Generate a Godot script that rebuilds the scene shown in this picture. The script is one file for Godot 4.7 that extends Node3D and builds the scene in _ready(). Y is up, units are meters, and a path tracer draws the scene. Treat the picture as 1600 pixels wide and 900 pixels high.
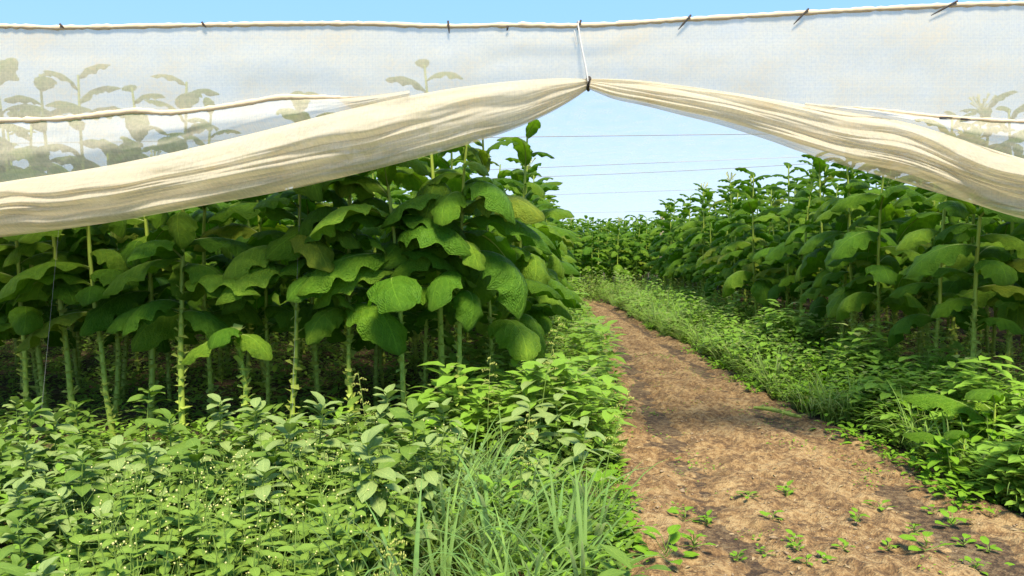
extends Node3D
# A cheesecloth tent over a tobacco field: cloth wall tied up at the entrance, dirt path, weeds.

const EYE := 1.45          # camera height
const FOCAL := 1200.0      # focal length in pixels of the 1600 x 900 photograph
const PITCH := -3.1        # degrees
const WALL := 5.0          # distance of the cloth wall
var rng := RandomNumberGenerator.new()
var taken := {}
var noise := FastNoiseLite.new()
var M := {}
var leaf_mesh := []
var plants := []

# ---------------------------------------------------------------- helpers
func lin(r: float, g: float, b: float) -> Color:
	return Color(r, g, b).linear_to_srgb()

func rnd(a: float, b: float) -> float:
	return rng.randf_range(a, b)

func numbered(called: String) -> String:
	taken[called] = taken.get(called, -1) + 1
	return called if taken[called] == 0 else "%s_%03d" % [called, taken[called]]

func tag(o: Node, label: String, category: String, group := "") -> void:
	o.set_meta("label", label)
	o.set_meta("category", category)
	if group: o.set_meta("group", group)

func thing(called: String, label: String, category: String, group := "") -> Node3D:
	var o := Node3D.new()
	o.name = called
	tag(o, label, category, group)
	return o

func put(o: Node3D, called: String, at: Vector3, turn := 0.0, size := 1.0, tilt := Vector2.ZERO) -> Node3D:
	o.name = numbered(called)
	add_child(o)
	o.transform = Transform3D(Basis(Vector3.RIGHT, tilt.x) * Basis(Vector3.BACK, tilt.y) * Basis(Vector3.UP, turn) * Basis.from_scale(Vector3.ONE * size), at)
	return o

func part(parent: Node, called: String, mesh: Mesh, mat: Material, t := Transform3D()) -> MeshInstance3D:
	var o := MeshInstance3D.new()
	o.name = called
	o.mesh = mesh
	if mat: o.material_override = mat
	o.transform = t
	parent.add_child(o, true)
	return o

func structure(called: String, mesh: Mesh, mat: Material) -> MeshInstance3D:
	var o := part(self, called, mesh, mat)
	o.set_meta("kind", "structure")
	return o

func interp(p: Array, x: float) -> float:
	# p is [x0, y0, x1, y1, ...]; smooth through the points, straight on beyond the ends
	var n := p.size() / 2
	var k := 0
	while k < n - 2 and x > p[2 * k + 2]: k += 1
	var x0: float = p[2 * k]; var x1: float = p[2 * k + 2]
	var y0: float = p[2 * k + 1]; var y1: float = p[2 * k + 3]
	var t := (x - x0) / (x1 - x0)
	if t < 0 or t > 1: return lerpf(y0, y1, t)
	var m0: float = (y1 - y0) if k == 0 else (y1 - p[2 * k - 1]) / (x1 - p[2 * k - 2]) * (x1 - x0)
	var m1: float = (y1 - y0) if k == n - 2 else (p[2 * k + 5] - y0) / (p[2 * k + 4] - x0) * (x1 - x0)
	var t2 := t * t; var t3 := t2 * t
	return (2 * t3 - 3 * t2 + 1) * y0 + (t3 - 2 * t2 + t) * m0 + (-2 * t3 + 3 * t2) * y1 + (t3 - t2) * m1

func at_px(px: float, py: float, d: float) -> Vector3:
	var a := deg_to_rad(PITCH)
	var v := Vector3((px - 800) / FOCAL, (450 - py) / FOCAL, -1).rotated(Vector3.RIGHT, a)
	return Vector3(0, EYE, 0) + v * (d / -v.z)

func height_px(py: float, d: float) -> float:
	return at_px(800, py, d).y

func mat(c: Color, rough := 0.7, back := 0.0, tex: Texture2D = null) -> StandardMaterial3D:
	var m := StandardMaterial3D.new()
	m.albedo_color = c
	m.roughness = rough
	m.cull_mode = BaseMaterial3D.CULL_DISABLED
	if tex: m.albedo_texture = tex
	if back > 0:
		m.backlight_enabled = true
		m.backlight = lin(back * 0.85, back, back * 0.35)
	return m

func grid(st: SurfaceTool, pts: Array, uvs: Array, w: int, flip := false) -> void:
	# pts row-major, w points a row; adds to an indexed surface
	var h := pts.size() / w
	for k in pts.size():
		st.set_uv(uvs[k])
		st.add_vertex(pts[k])
	for i in h - 1:
		for j in w - 1:
			var a := i * w + j
			for q in ([a, a + 1, a + w, a + 1, a + w + 1, a + w] if not flip else [a, a + w, a + 1, a + 1, a + w, a + w + 1]):
				st.add_index(q)

func sheet(pts: Array, uvs: Array, w: int, flip := false) -> ArrayMesh:
	var st := SurfaceTool.new()
	st.begin(Mesh.PRIMITIVE_TRIANGLES)
	grid(st, pts, uvs, w, flip)
	st.generate_normals()
	return st.commit()

func tube_into(st: SurfaceTool, line: Array, radii: Array, sides := 6, base := 0) -> int:
	# unindexed tube
	var rings := []
	for k in line.size():
		var d: Vector3 = (line[mini(k + 1, line.size() - 1)] - line[maxi(k - 1, 0)]).normalized()
		var u := d.cross(Vector3.UP if absf(d.y) < 0.9 else Vector3.RIGHT).normalized()
		var v := d.cross(u)
		var ring := []
		for s in sides:
			var a := TAU * s / sides
			ring.append(line[k] + (u * cos(a) + v * sin(a)) * radii[k])
		rings.append(ring)
	for k in line.size() - 1:
		for s in sides:
			var t := (s + 1) % sides
			for p in [rings[k][s], rings[k][t], rings[k + 1][s], rings[k][t], rings[k + 1][t], rings[k + 1][s]]:
				st.set_uv(Vector2(s / float(sides), k * 0.2))
				st.add_vertex(p)
	return 0

func tube(line: Array, radii: Array, sides := 6) -> ArrayMesh:
	var st := SurfaceTool.new()
	st.begin(Mesh.PRIMITIVE_TRIANGLES)
	st.set_smooth_group(0)
	tube_into(st, line, radii, sides)
	st.generate_normals()
	return st.commit()

func even(n: int, r0: float, r1: float) -> Array:
	var a := []
	for k in n: a.append(lerpf(r0, r1, k / float(maxi(n - 1, 1))))
	return a

# ---------------------------------------------------------------- the lie of the land
func path_mid(d: float) -> float:
	return interp([-6, 1.6, 2, 1.64, 4.2, 1.68, 5.5, 1.75, 7, 1.70, 10, 1.88, 12, 1.94, 15, 1.98, 18, 1.98, 20, 1.7, 24, 0.2, 28, -2.0], d)

func path_half(d: float) -> float:
	return interp([-6, 1.25, 3.4, 1.22, 4.2, 1.15, 5.5, 1.08, 7, 0.84, 10, 0.74, 12, 0.66, 15, 0.58, 18, 0.55, 28, 0.6], d) + 0.10 * noise.get_noise_2d(d * 14.0, 77.0)

func row_left(d: float) -> float:   # where the row beside the path stands
	return -0.12 + 0.078 * (d - 5.6)

func row_right(d: float) -> float:
	return 3.6 + 0.035 * (d - 7.0)

func ground_y(x: float, d: float) -> float:
	var off := absf(x - path_mid(d)) / path_half(d)
	var m := smoothstep(0.75, 1.5, off)
	return m * (0.035 + 0.06 * noise.get_noise_2d(x * 9.0, d * 9.0)) - 0.03

func path_y(x: float, d: float) -> float:
	var off := (x - path_mid(d)) / path_half(d)
	var y := 0.006 + 0.030 * noise.get_noise_2d(x * 16.0, d * 11.0) + 0.016 * noise.get_noise_2d(x * 55.0 + 300.0, d * 40.0)
	y += 0.028 * noise.get_noise_2d(x * 130.0, d * 100.0 + 50.0) + 0.010 * noise.get_noise_2d(x * 260.0, d * 240.0 + 90.0)
	y -= 0.045 * exp(-pow((absf(off) - 0.52) / 0.16, 2.0))      # wheel ruts
	return y - 0.07 * smoothstep(0.85, 1.15, absf(off))

# ---------------------------------------------------------------- textures
func noise_image(n: int, frequency: float, octaves: int, sd: int) -> Image:
	var f := FastNoiseLite.new()
	f.seed = sd
	f.noise_type = FastNoiseLite.TYPE_SIMPLEX_SMOOTH
	f.frequency = frequency
	f.fractal_octaves = octaves
	return f.get_seamless_image(n, n)

func dirt_textures() -> Array:
	var n := 1024
	var a := noise_image(n, 0.004, 4, 3)
	var b := noise_image(n, 0.03, 5, 4)
	var c := noise_image(n, 0.12, 3, 5)
	var im := Image.create(n, n, false, Image.FORMAT_RGB8)
	var hm := Image.create(n, n, false, Image.FORMAT_RGB8)
	var pale := Color(0.84, 0.73, 0.55); var mid := Color(0.66, 0.525, 0.355); var dark := Color(0.40, 0.295, 0.18)
	for y in n:
		for x in n:
			var u := a.get_pixel(x, y).r; var v := b.get_pixel(x, y).r; var w := c.get_pixel(x, y).r
			var t := clampf((u - 0.5) * 1.0 + (v - 0.5) * 1.5 + (w - 0.5) * 1.0 + 0.52, 0, 1)
			var col := dark.lerp(mid, minf(t * 2.0, 1.0)) if t < 0.5 else mid.lerp(pale, t * 2.0 - 1.0)
			im.set_pixel(x, y, col)
			var hgt := v * 0.55 + w * 0.45
			hm.set_pixel(x, y, Color(hgt, hgt, hgt))
	return [ImageTexture.create_from_image(im), ImageTexture.create_from_image(hm)]

func leaf_textures() -> Array:
	# veins and mottling of a broad leaf; u across, v from stalk to tip
	var n := 512
	var a := noise_image(n, 0.012, 4, 11)
	var b := noise_image(n, 0.06, 3, 12)
	var im := Image.create(n, n, false, Image.FORMAT_RGB8)
	var hm := Image.create(n, n, false, Image.FORMAT_RGB8)
	for y in n:
		var v := y / float(n)
		for x in n:
			var u := absf(x / float(n) - 0.5) * 2.0
			var p := (v - u * 0.22 + 0.03 * sin(u * 5.0 + (1.0 if x * 2 > n else 0.0))) * 8.0 + (0.5 if x * 2 > n else 0.0)
			var side := absf(p - roundf(p)) * 2.0                      # 0 on a side vein
			var rib := maxf(smoothstep(0.045, 0.012, u), 0.75 * smoothstep(0.10, 0.02, side) * smoothstep(1.0, 0.5, u))
			var mot := a.get_pixel(x, y).r * 0.6 + b.get_pixel(x, y).r * 0.4
			var base := Color(0.66, 0.74, 0.58).lerp(Color(0.82, 0.84, 0.66), clampf((mot - 0.3) * 1.6, 0, 1))
			im.set_pixel(x, y, base.lerp(Color(0.95, 0.97, 0.78), rib * 0.7))
			var hh := clampf(0.22 + 0.40 * sqrt(side) * (0.5 + a.get_pixel(x, y).r) + 0.85 * (b.get_pixel(x, y).r - 0.5) - 0.2 * smoothstep(0.06, 0.0, u), 0, 1)
			hm.set_pixel(x, y, Color(hh, hh, hh))
	return [ImageTexture.create_from_image(im), ImageTexture.create_from_image(hm)]

func cloth_texture(cover: float, sd: int) -> ImageTexture:
	# thread by thread: uneven yarns with small openings between them
	var n := 768
	var r := RandomNumberGenerator.new()
	r.seed = sd
	var rows := []; var cols := []
	for k in n:
		rows.append(r.randf_range(-1, 1)); cols.append(r.randf_range(-1, 1))
	var a := noise_image(n, 0.006, 3, sd + 1)
	var b := noise_image(n, 0.09, 2, sd + 2)
	var im := Image.create(n, n, false, Image.FORMAT_RGBA8)
	for y in n:
		for x in n:
			var open := (0.5 + 0.5 * cos(TAU * x / 6.0)) * (0.5 + 0.5 * cos(TAU * y / 6.0))
			var g := a.get_pixel(x, y).r - 0.5
			var f := b.get_pixel(x, y).r - 0.5
			var al: float = cover + 0.012 * rows[y / 2] + 0.010 * cols[x / 2] - 0.05 * (open - 0.25) + 0.16 * g + 0.12 * f
			var tone: float = 0.955 + 0.012 * rows[y / 2] + 0.010 * cols[x / 2] + 0.06 * f
			var tan_tint := clampf(g * 0.14 + f * 0.16, 0.0, 0.2)  # random tan tint, painting in the warm light between cloth layers
			im.set_pixel(x, y, Color(tone, tone * (1.0 - 0.28 * tan_tint), tone * (0.985 - 0.6 * tan_tint), clampf(al, 0.05, 1.0)))
	return ImageTexture.create_from_image(im)

func make_materials() -> void:
	var dirt := dirt_textures()
	var m := mat(lin(0.46, 0.44, 0.375), 0.95, 0, dirt[0])
	m.uv1_triplanar = true; m.uv1_world_triplanar = true; m.uv1_scale = Vector3(0.55, 0.55, 0.55)
	m.heightmap_enabled = true; m.heightmap_texture = dirt[1]; m.heightmap_scale = 2.2
	M.path = m
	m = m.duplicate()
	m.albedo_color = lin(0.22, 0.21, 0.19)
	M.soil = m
	M.clod = mat(lin(0.24, 0.175, 0.105), 0.95)
	var leaf := leaf_textures()
	var tints := [[0.27, 0.47, 0.052], [0.20, 0.39, 0.048], [0.38, 0.57, 0.078], [0.43, 0.50, 0.08]]  # third tint brightened, its colour standing in for sun-hit leaves
	M.leaf = []
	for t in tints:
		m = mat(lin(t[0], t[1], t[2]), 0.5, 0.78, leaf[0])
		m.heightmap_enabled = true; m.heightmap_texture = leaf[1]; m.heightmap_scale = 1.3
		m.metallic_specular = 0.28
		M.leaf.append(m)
	M.stem = mat(lin(0.30, 0.40, 0.05), 0.6)
	M.stub = mat(lin(0.33, 0.41, 0.07), 0.7, 0.4)
	M.rib = mat(lin(0.30, 0.38, 0.11), 0.55)
	M.bloom = mat(lin(0.55, 0.55, 0.22), 0.7, 0.4)
	var weed := [["pigweed", 0.29, 0.36, 0.15], ["pigweed_dark", 0.16, 0.245, 0.05], ["flowering", 0.22, 0.315, 0.06], ["round", 0.19, 0.34, 0.025], ["low", 0.155, 0.285, 0.03], ["grass", 0.12, 0.21, 0.05], ["grass_pale", 0.17, 0.28, 0.06], ["broad_grass", 0.12, 0.23, 0.06], ["purslane", 0.13, 0.22, 0.075], ["seed", 0.40, 0.42, 0.11], ["weed_stem", 0.19, 0.28, 0.06]]
	for w in weed:
		M[w[0]] = mat(lin(w[1], w[2], w[3]), 0.62, 0.5)
		M[w[0]].metallic_specular = 0.3
		if w[0] in ["pigweed", "pigweed_dark", "flowering", "round"]:
			M[w[0]].albedo_texture = leaf[0]
			M[w[0]].albedo_color = lin(w[1] * 1.55, w[2] * 1.45, w[3] * 1.8)
	M.petal = mat(lin(0.50, 0.49, 0.17), 0.7)
	M.straw = mat(lin(0.30, 0.22, 0.12), 0.9, 0.2)
	M.wood = mat(lin(0.30, 0.25, 0.19), 0.9)
	M.wire = mat(lin(0.30, 0.30, 0.30), 0.6)
	M.pin = mat(lin(0.035, 0.028, 0.022), 0.8)
	M.string = mat(lin(0.50, 0.50, 0.48), 0.8)
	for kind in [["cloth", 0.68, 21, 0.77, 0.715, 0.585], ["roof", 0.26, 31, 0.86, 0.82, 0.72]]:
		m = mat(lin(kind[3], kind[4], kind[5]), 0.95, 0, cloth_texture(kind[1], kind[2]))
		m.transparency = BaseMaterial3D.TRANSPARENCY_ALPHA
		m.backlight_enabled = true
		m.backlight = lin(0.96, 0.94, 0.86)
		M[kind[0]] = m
	M.hem = mat(lin(0.58, 0.48, 0.33), 0.95)  # darker than the cloth: brown shadow of the roll put into the colour

# ---------------------------------------------------------------- tobacco
func make_leaf(rise: float, bend: float, width: float, fold: float, wave: float, sd: int, nl := 32, nc := 10) -> ArrayMesh:
	# a leaf one metre long that leaves the stalk along +x; surface 0 blade, 1 midrib
	var r := RandomNumberGenerator.new()
	r.seed = sd
	var ph := [r.randf() * TAU, r.randf() * TAU]
	var fr := [r.randf_range(17, 24), r.randf_range(17, 24)]
	var twist := r.randf_range(-0.5, 0.5)
	var sway := r.randf_range(-0.25, 0.25)
	var p := Vector3.ZERO
	var pts := []; var uvs := []; var line := []; var rad := []
	for i in nl + 1:
		var t := i / float(nl)
		var a := deg_to_rad(rise - bend * pow(t, 0.85))
		if i > 0: p += Vector3(cos(a), sin(a), sway * t) / nl
		var n := Vector3(-sin(a), cos(a), 0)
		var tw := twist * t
		var lat := Vector3(0, 0, 1) * cos(tw) + n * sin(tw)
		var up := n * cos(tw) - Vector3(0, 0, 1) * sin(tw)
		var w := width * pow(maxf(t - 0.015, 0.0), 0.62) * pow(1.0 - t, 0.58) * 1.62
		if i == nl: w = 0.004
		line.append(p - up * 0.008); rad.append(lerpf(0.016, 0.003, t))
		for j in nc + 1:
			var c := j / float(nc) * 2 - 1
			var k := 0 if c < 0 else 1
			var e := absf(c)
			var rank := 8.0 * (t - 0.22 * e + 0.03 * sin(e * 5.0 + k)) + 0.5 * k
			var vein := 0.5 + 0.5 * cos(TAU * rank)          # 1 on a side vein
			var edge := 1.0 + 0.05 * e * e * (0.5 - vein) + 0.05 * e * sin(t * fr[k] * 1.3 + ph[k] * 3.0) + 0.035 * e * e * r.randf_range(-1, 1)
			var f := deg_to_rad(fold) * e
			var y := -sin(f) * e * w + wave * e * e * w * sin(t * fr[k] + ph[k]) + 0.03 * w * e * r.randf_range(-1, 1) + 0.06 * w * (1.0 - absf(e - 0.5) * 2.0)
			y += -0.085 * w * vein * smoothstep(0.05, 0.6, e) - 0.11 * w * pow(e, 4.0) * (1.0 - vein)
			pts.append(p + lat * (signf(c) * e * cos(f * 0.8) * w * edge) + up * y)
			uvs.append(Vector2(0.5 + 0.5 * c, t))
	var mesh := sheet(pts, uvs, nc + 1)
	var st := SurfaceTool.new()
	st.begin(Mesh.PRIMITIVE_TRIANGLES)
	st.set_smooth_group(0)
	tube_into(st, line, rad, 3)
	st.generate_normals()
	st.commit(mesh)
	return mesh

func make_leaves() -> void:
	var kinds := [[38, 98, 0.31, 30, 0.19], [46, 122, 0.34, 36, 0.20], [28, 76, 0.31, 24, 0.22], [60, 90, 0.28, 20, 0.18], [52, 155, 0.35, 42, 0.2], [68, 86, 0.27, 20, 0.18]]
	for k in kinds.size():
		var pair := []
		for s in 3: pair.append(make_leaf(kinds[k][0], kinds[k][1], kinds[k][2], kinds[k][3], kinds[k][4], 100 + k * 10 + s))
		leaf_mesh.append(pair)
	# materials are set per copy of the mesh so that one mesh serves one tint
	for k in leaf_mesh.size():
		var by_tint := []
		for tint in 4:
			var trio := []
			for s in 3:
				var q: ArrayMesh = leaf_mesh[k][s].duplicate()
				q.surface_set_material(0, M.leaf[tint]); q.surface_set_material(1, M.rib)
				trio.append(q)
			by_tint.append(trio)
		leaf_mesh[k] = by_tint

func stubs(st: SurfaceTool, line: Array, h0: float, h1: float, n: int, r0: float) -> void:
	# torn remains of the picked leaves up the stalk
	for k in n:
		var y := lerpf(h0, h1, (k + rnd(-0.3, 0.3)) / n)
		var seg := clampf(y / line[-1].y * (line.size() - 1), 0, line.size() - 1.01)
		var c: Vector3 = line[int(seg)].lerp(line[int(seg) + 1], seg - int(seg))
		var a := k * 2.4 + rnd(-0.4, 0.4)
		var o := Vector3(cos(a), 0, sin(a)); var s := Vector3(-sin(a), 0, cos(a))
		var l := rnd(0.02, 0.055); var w := rnd(0.014, 0.034); var lift := rnd(-0.02, 0.035)
		var p0 := c + o * r0 * 0.7 - s * w; var p1 := c + o * r0 * 0.7 + s * w
		var p2 := c + o * (r0 + l * 0.6) + s * w * rnd(0.5, 1.6) + Vector3.UP * lift
		var p3 := c + o * (r0 + l) - s * w * rnd(-0.2, 1.5) + Vector3.UP * (lift + rnd(-0.02, 0.02))
		var p4 := c + o * r0 * 0.5 - Vector3.UP * 0.03
		for q in [p0, p1, p2, p0, p2, p3, p0, p4, p1]:
			st.set_uv(Vector2.ZERO)
			st.add_vertex(q)

func make_plant(spec: Dictionary) -> Node3D:
	# spec: h height, low lowest leaf, n leaves, len longest leaf, tint, leaves = explicit [height, azimuth, length, kind]
	var o := thing("tobacco_plant", "tobacco plant", "plant")
	var h: float = spec.h
	var line := []
	var bx := rnd(-0.05, 0.05); var bz := rnd(-0.05, 0.05)
	for k in 9:
		var t := k / 8.0
		line.append(Vector3(bx * sin(t * PI) + rnd(-0.008, 0.008), h * t, bz * sin(t * PI)))
	part(o, "stem", tube(line, even(9, rnd(0.018, 0.027), 0.008), 7), M.stem)
	var st := SurfaceTool.new()
	st.begin(Mesh.PRIMITIVE_TRIANGLES)
	st.set_smooth_group(-1)
	stubs(st, line, 0.12, spec.low + 0.15, 44, 0.020)
	st.generate_normals()
	part(o, "leaf_stub", st.commit(), M.stub).set_meta("kind", "stuff")
	var todo := []
	if spec.has("leaves"): todo.append_array(spec.leaves)
	var n: int = spec.n
	var az := rnd(0, TAU)
	for k in n:
		var t := k / float(maxi(n - 1, 1))
		az += 2.4 + rnd(-0.35, 0.35)
		var y := lerpf(spec.low, h - 0.03, pow(t, 0.92))
		var l: float = spec.len * lerpf(1.0, 0.42, pow(t, 2.0)) * rnd(0.66, 1.15)
		var kind := 3
		if t < 0.45: kind = [0, 1, 2, 2, 0, 0, 4][rng.randi() % 7]
		elif t < 0.75: kind = [0, 2, 1, 3][rng.randi() % 4]
		else: kind = [3, 5][rng.randi() % 2]
		todo.append([y, rad_to_deg(az), l, kind])
	for q in todo:
		var seg := clampf(q[0] / h * 8.0, 0, 7.99)
		var c: Vector3 = line[int(seg)].lerp(line[int(seg) + 1], seg - int(seg))
		var b := Basis(Vector3.UP, deg_to_rad(q[1])) * Basis(Vector3.BACK, rnd(-0.22, 0.24)) * Basis(Vector3.RIGHT, rnd(-0.3, 0.3)) * Basis.from_scale(Vector3(q[2], q[2], q[2] * rnd(0.92, 1.12)))
		if spec.has("px") and -sin(deg_to_rad(q[1])) > 0 and q[0] > height_px(interp(LOW_L, spec.px), WALL) - 0.3:
			q[2] = minf(q[2], maxf((spec.d - WALL - 0.16) / (-0.85 * sin(deg_to_rad(q[1])) + 0.05), 0.22))
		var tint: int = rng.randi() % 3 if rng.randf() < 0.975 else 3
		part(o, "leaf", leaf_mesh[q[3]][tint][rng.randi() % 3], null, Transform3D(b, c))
	if spec.get("bloom", false):
		var fs := SurfaceTool.new()
		fs.begin(Mesh.PRIMITIVE_TRIANGLES)
		for k in 16:
			var a := k * 2.4
			var e: Vector3 = line[-1] + Vector3(cos(a) * rnd(0.02, 0.09), rnd(0.02, 0.12), sin(a) * rnd(0.02, 0.09))
			tube_into(fs, [line[-1], line[-1].lerp(e, 0.6), e, e + (e - line[-1]) * 0.25], [0.002, 0.003, 0.006, 0.011], 4)
		fs.generate_normals()
		part(o, "flower_head", fs.commit(), M.bloom)
	return o

func joined(o: Node3D) -> ArrayMesh:
	# the same plant as one mesh for the deep rows that nobody could tell apart
	var by := {}
	for c in o.get_children():
		for s in c.mesh.get_surface_count():
			var m: Material = c.material_override if c.material_override else c.mesh.surface_get_material(s)
			if not by.has(m):
				by[m] = SurfaceTool.new()
				by[m].begin(Mesh.PRIMITIVE_TRIANGLES)
			by[m].append_from(c.mesh, s, c.transform)
	var out: ArrayMesh = null
	for m in by:
		by[m].set_material(m)
		out = by[m].commit(out) if out else by[m].commit()
	return out

func scatter(called: String, mesh: Mesh, m: Material, where: Array, label := "", category := "", parent: Node = self) -> MultiMeshInstance3D:
	var mm := MultiMesh.new()
	mm.transform_format = MultiMesh.TRANSFORM_3D
	mm.mesh = mesh
	mm.instance_count = where.size()
	for k in where.size(): mm.set_instance_transform(k, where[k])
	var o := MultiMeshInstance3D.new()
	o.name = numbered(called)
	o.multimesh = mm
	if m: o.material_override = m
	parent.add_child(o, true)
	o.set_meta("kind", "stuff")
	if label: tag(o, label, category)
	return o

func spot(x: float, d: float) -> Vector3:
	return Vector3(x, ground_y(x, d) - 0.01, -d)

func tobacco() -> void:
	var protos := []
	for k in 9:
		protos.append(make_plant({"h": [2.28, 2.36, 2.2, 2.42, 2.3, 2.25, 2.4, 2.34, 2.3][k], "low": [0.72, 0.7, 0.8, 0.66, 0.76, 0.82, 0.72, 0.62, 0.75][k], "n": [19, 20, 18, 20, 19, 18, 20, 21, 19][k], "len": [0.74, 0.70, 0.76, 0.72, 0.68, 0.74, 0.70, 0.68, 0.74][k], "tint": [0, 1, 2, 0, 1, 0, 2, 1, 1][k], "bloom": k == 3 or k == 7}))
	var low_protos := []   # leafy to near the ground
	for k in 6:
		low_protos.append(make_plant({"h": [2.3, 2.36, 2.25, 2.4, 2.32, 2.28][k], "low": [0.74, 0.8, 0.7, 0.85, 0.76, 0.78][k], "n": [22, 23, 21, 23, 22, 21][k], "len": [0.60, 0.62, 0.58, 0.61, 0.59, 0.62][k], "tint": 0, "bloom": k == 3}))
	# the front edge row on the side of the long swag, each plant as it stands
	var G := "tobacco plants under the cloth tent"
	var front := [
		{"px": 35, "d": 5.9, "h": 2.78, "low": 0.82, "n": 19, "len": 0.72, "tint": 1, "leaves": [[1.15, 340, 0.7, 0], [1.45, 200, 0.7, 2]], "label": "tall tobacco plant at the outer end of the front edge row"},
		{"px": 168, "d": 5.75, "h": 2.72, "low": 0.82, "n": 19, "len": 0.72, "tint": 1, "leaves": [[1.15, 200, 0.6, 1], [1.2, 330, 0.6, 0]], "label": "tobacco plant with a thick leaning stem second in the front edge row"},
		{"px": 278, "d": 5.45, "h": 2.62, "low": 1.04, "n": 17, "len": 0.7, "tint": 0, "leaves": [[0.98, 202, 0.56, 0], [0.98, 345, 0.5, 0], [1.35, 215, 0.6, 2], [1.3, 335, 0.6, 0]], "label": "tobacco plant with one broad pale leaf arching low over its stem"},
		{"px": 372, "d": 5.25, "h": 0.84, "low": 0.80, "n": 0, "len": 0.5, "tint": 2, "leaves": [[0.78, 205, 0.42, 2], [0.80, 325, 0.40, 0], [0.80, 265, 0.46, 0]], "label": "short topped tobacco stem carrying only a cap of pale leaves"},
		{"px": 452, "d": 5.6, "h": 2.5, "low": 1.14, "n": 16, "len": 0.72, "tint": 0, "leaves": [[1.22, 225, 0.42, 1], [1.1, 340, 0.58, 2], [1.35, 215, 0.7, 1], [1.62, 195, 0.72, 0], [1.5, 335, 0.66, 0], [1.85, 345, 0.66, 2]], "label": "tobacco plant with leaning stem and small folded leaf at the bend"},
		{"px": 550, "d": 5.6, "h": 2.45, "low": 0.99, "n": 17, "len": 0.72, "tint": 0, "leaves": [[0.98, 235, 0.52, 1], [1.3, 195, 0.66, 0], [1.28, 345, 0.66, 0], [1.6, 220, 0.7, 2], [1.75, 350, 0.66, 0]], "label": "tobacco plant between the leaning stem and the ragged straight stem"},
		{"px": 632, "d": 5.5, "h": 2.45, "low": 1.19, "n": 16, "len": 0.74, "tint": 2, "leaves": [[1.40, 350, 0.62, 0], [1.28, 192, 0.72, 0], [1.62, 195, 0.74, 0], [1.66, 345, 0.7, 2], [1.08, 340, 0.5, 1]], "label": "tobacco plant with straight ragged stem and big domed leaf facing out"},
		{"px": 722, "d": 5.5, "h": 2.3, "low": 1.24, "n": 16, "len": 0.74, "tint": 0, "leaves": [[1.10, 300, 0.5, 4], [1.36, 345, 0.85, 4], [1.60, 340, 0.78, 0], [1.82, 310, 0.72, 1], [1.75, 200, 0.7, 0], [1.45, 200, 0.6, 2]], "label": "tobacco plant at the path corner with large curled leaves"},
		{"px": 772, "d": 6.2, "h": 2.35, "low": 0.79, "n": 19, "len": 0.74, "tint": 1, "label": "tobacco plant standing just behind the curled leaves at path corner"},
		{"px": 690, "d": 5.8, "h": 2.78, "low": 1.34, "n": 15, "len": 0.66, "tint": 1, "label": "tallest tobacco plant pressing its top against the cloth above swag"},
		{"px": 110, "d": 5.9, "h": 2.74, "low": 0.94, "n": 17, "len": 0.7, "tint": 1, "label": "tall tobacco plant with pointed top showing through the cloth"},
		{"px": 230, "d": 6.0, "h": 2.66, "low": 0.94, "n": 17, "len": 0.7, "tint": 1, "label": "tobacco plant set just behind the low pale leaf"},
		{"px": 330, "d": 6.1, "h": 2.5, "low": 0.89, "n": 17, "len": 0.72, "tint": 0, "label": "tobacco plant set just behind the short topped stem"},
		{"px": 500, "d": 6.2, "h": 2.4, "low": 0.84, "n": 18, "len": 0.72, "tint": 0, "label": "tobacco plant set back between two front row stems"},
	]
	for f in front:
		var o := make_plant(f)
		var x: float = (f.px - 800.0) / FOCAL * f.d
		tag(o, f.label, "plant", G)
		put(o, "tobacco_plant", spot(x, f.d), 0.0, 1.0, Vector2(rnd(-0.03, 0.03), 0.09 * rnd(0.4, 1.2) if f.px < 200 else rnd(-0.06, 0.07)))
	var kept := front.map(func(f): return Vector2((f.px - 800.0) / FOCAL * f.d, f.d))
	var near := []   # [distance class, x, d, label]
	var deep := []
	var nth := ["first", "second", "third", "fourth", "fifth", "sixth", "seventh", "eighth", "ninth", "tenth", "eleventh", "twelfth", "thirteenth", "fourteenth", "fifteenth", "sixteenth", "seventeenth", "eighteenth", "nineteenth", "twentieth", "twenty-first", "twenty-second", "twenty-third", "twenty-fourth"]
	var L := ["tobacco plant in the row lining the path opposite the grassy verge", "tobacco plant in the dim rows behind the front edge row", "tobacco plant in the first row behind the grassy verge", "tobacco plant in the rows behind the first row by the verge", "distant tobacco plant in the block where the path turns away"]
	for k in 22:   # row by the path
		var d := 6.9 + k * 0.68 + rnd(-0.1, 0.1)
		near.append([row_left(d) + rnd(-0.08, 0.08), d, L[0], "%s plant from the corner in the tobacco row lining the path opposite the verge" % nth[k]])
	for r in range(1, 24):   # rows further in
		for k in 30:
			var d := 6.25 + k * 0.78 + rnd(-0.14, 0.14)
			var x := row_left(d) - r * 0.62 + rnd(-0.12, 0.12)
			if x < -0.78 * d - 1.5: continue
			if k < 4 and r < 10 or r == 1 and k < 12: near.append([x, d, L[1], "%s tobacco plant back in %s inner row from the path behind the front edge" % [nth[k], nth[r - 1]]])
			else: deep.append([x, d])
	for k in 23:
		var d := 6.0 + k * 0.66 + rnd(-0.1, 0.1)
		near.append([row_right(d) + rnd(-0.1, 0.1), d, L[2], "%s plant from the cloth wall in first tobacco row behind the grassy verge" % nth[k]])
	for r in range(1, 14):
		for k in 30:
			var d := 6.0 + k * 0.72 + rnd(-0.14, 0.14)
			var x := row_right(d) + r * 0.72 + rnd(-0.12, 0.12)
			if x > 0.78 * d + 1.5: continue
			if r <= 3 and k < 18: near.append([x, d, L[3], "%s plant from the cloth wall in %s tobacco row behind the grassy verge" % [nth[k], nth[r]]])
			else: deep.append([x, d])
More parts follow.
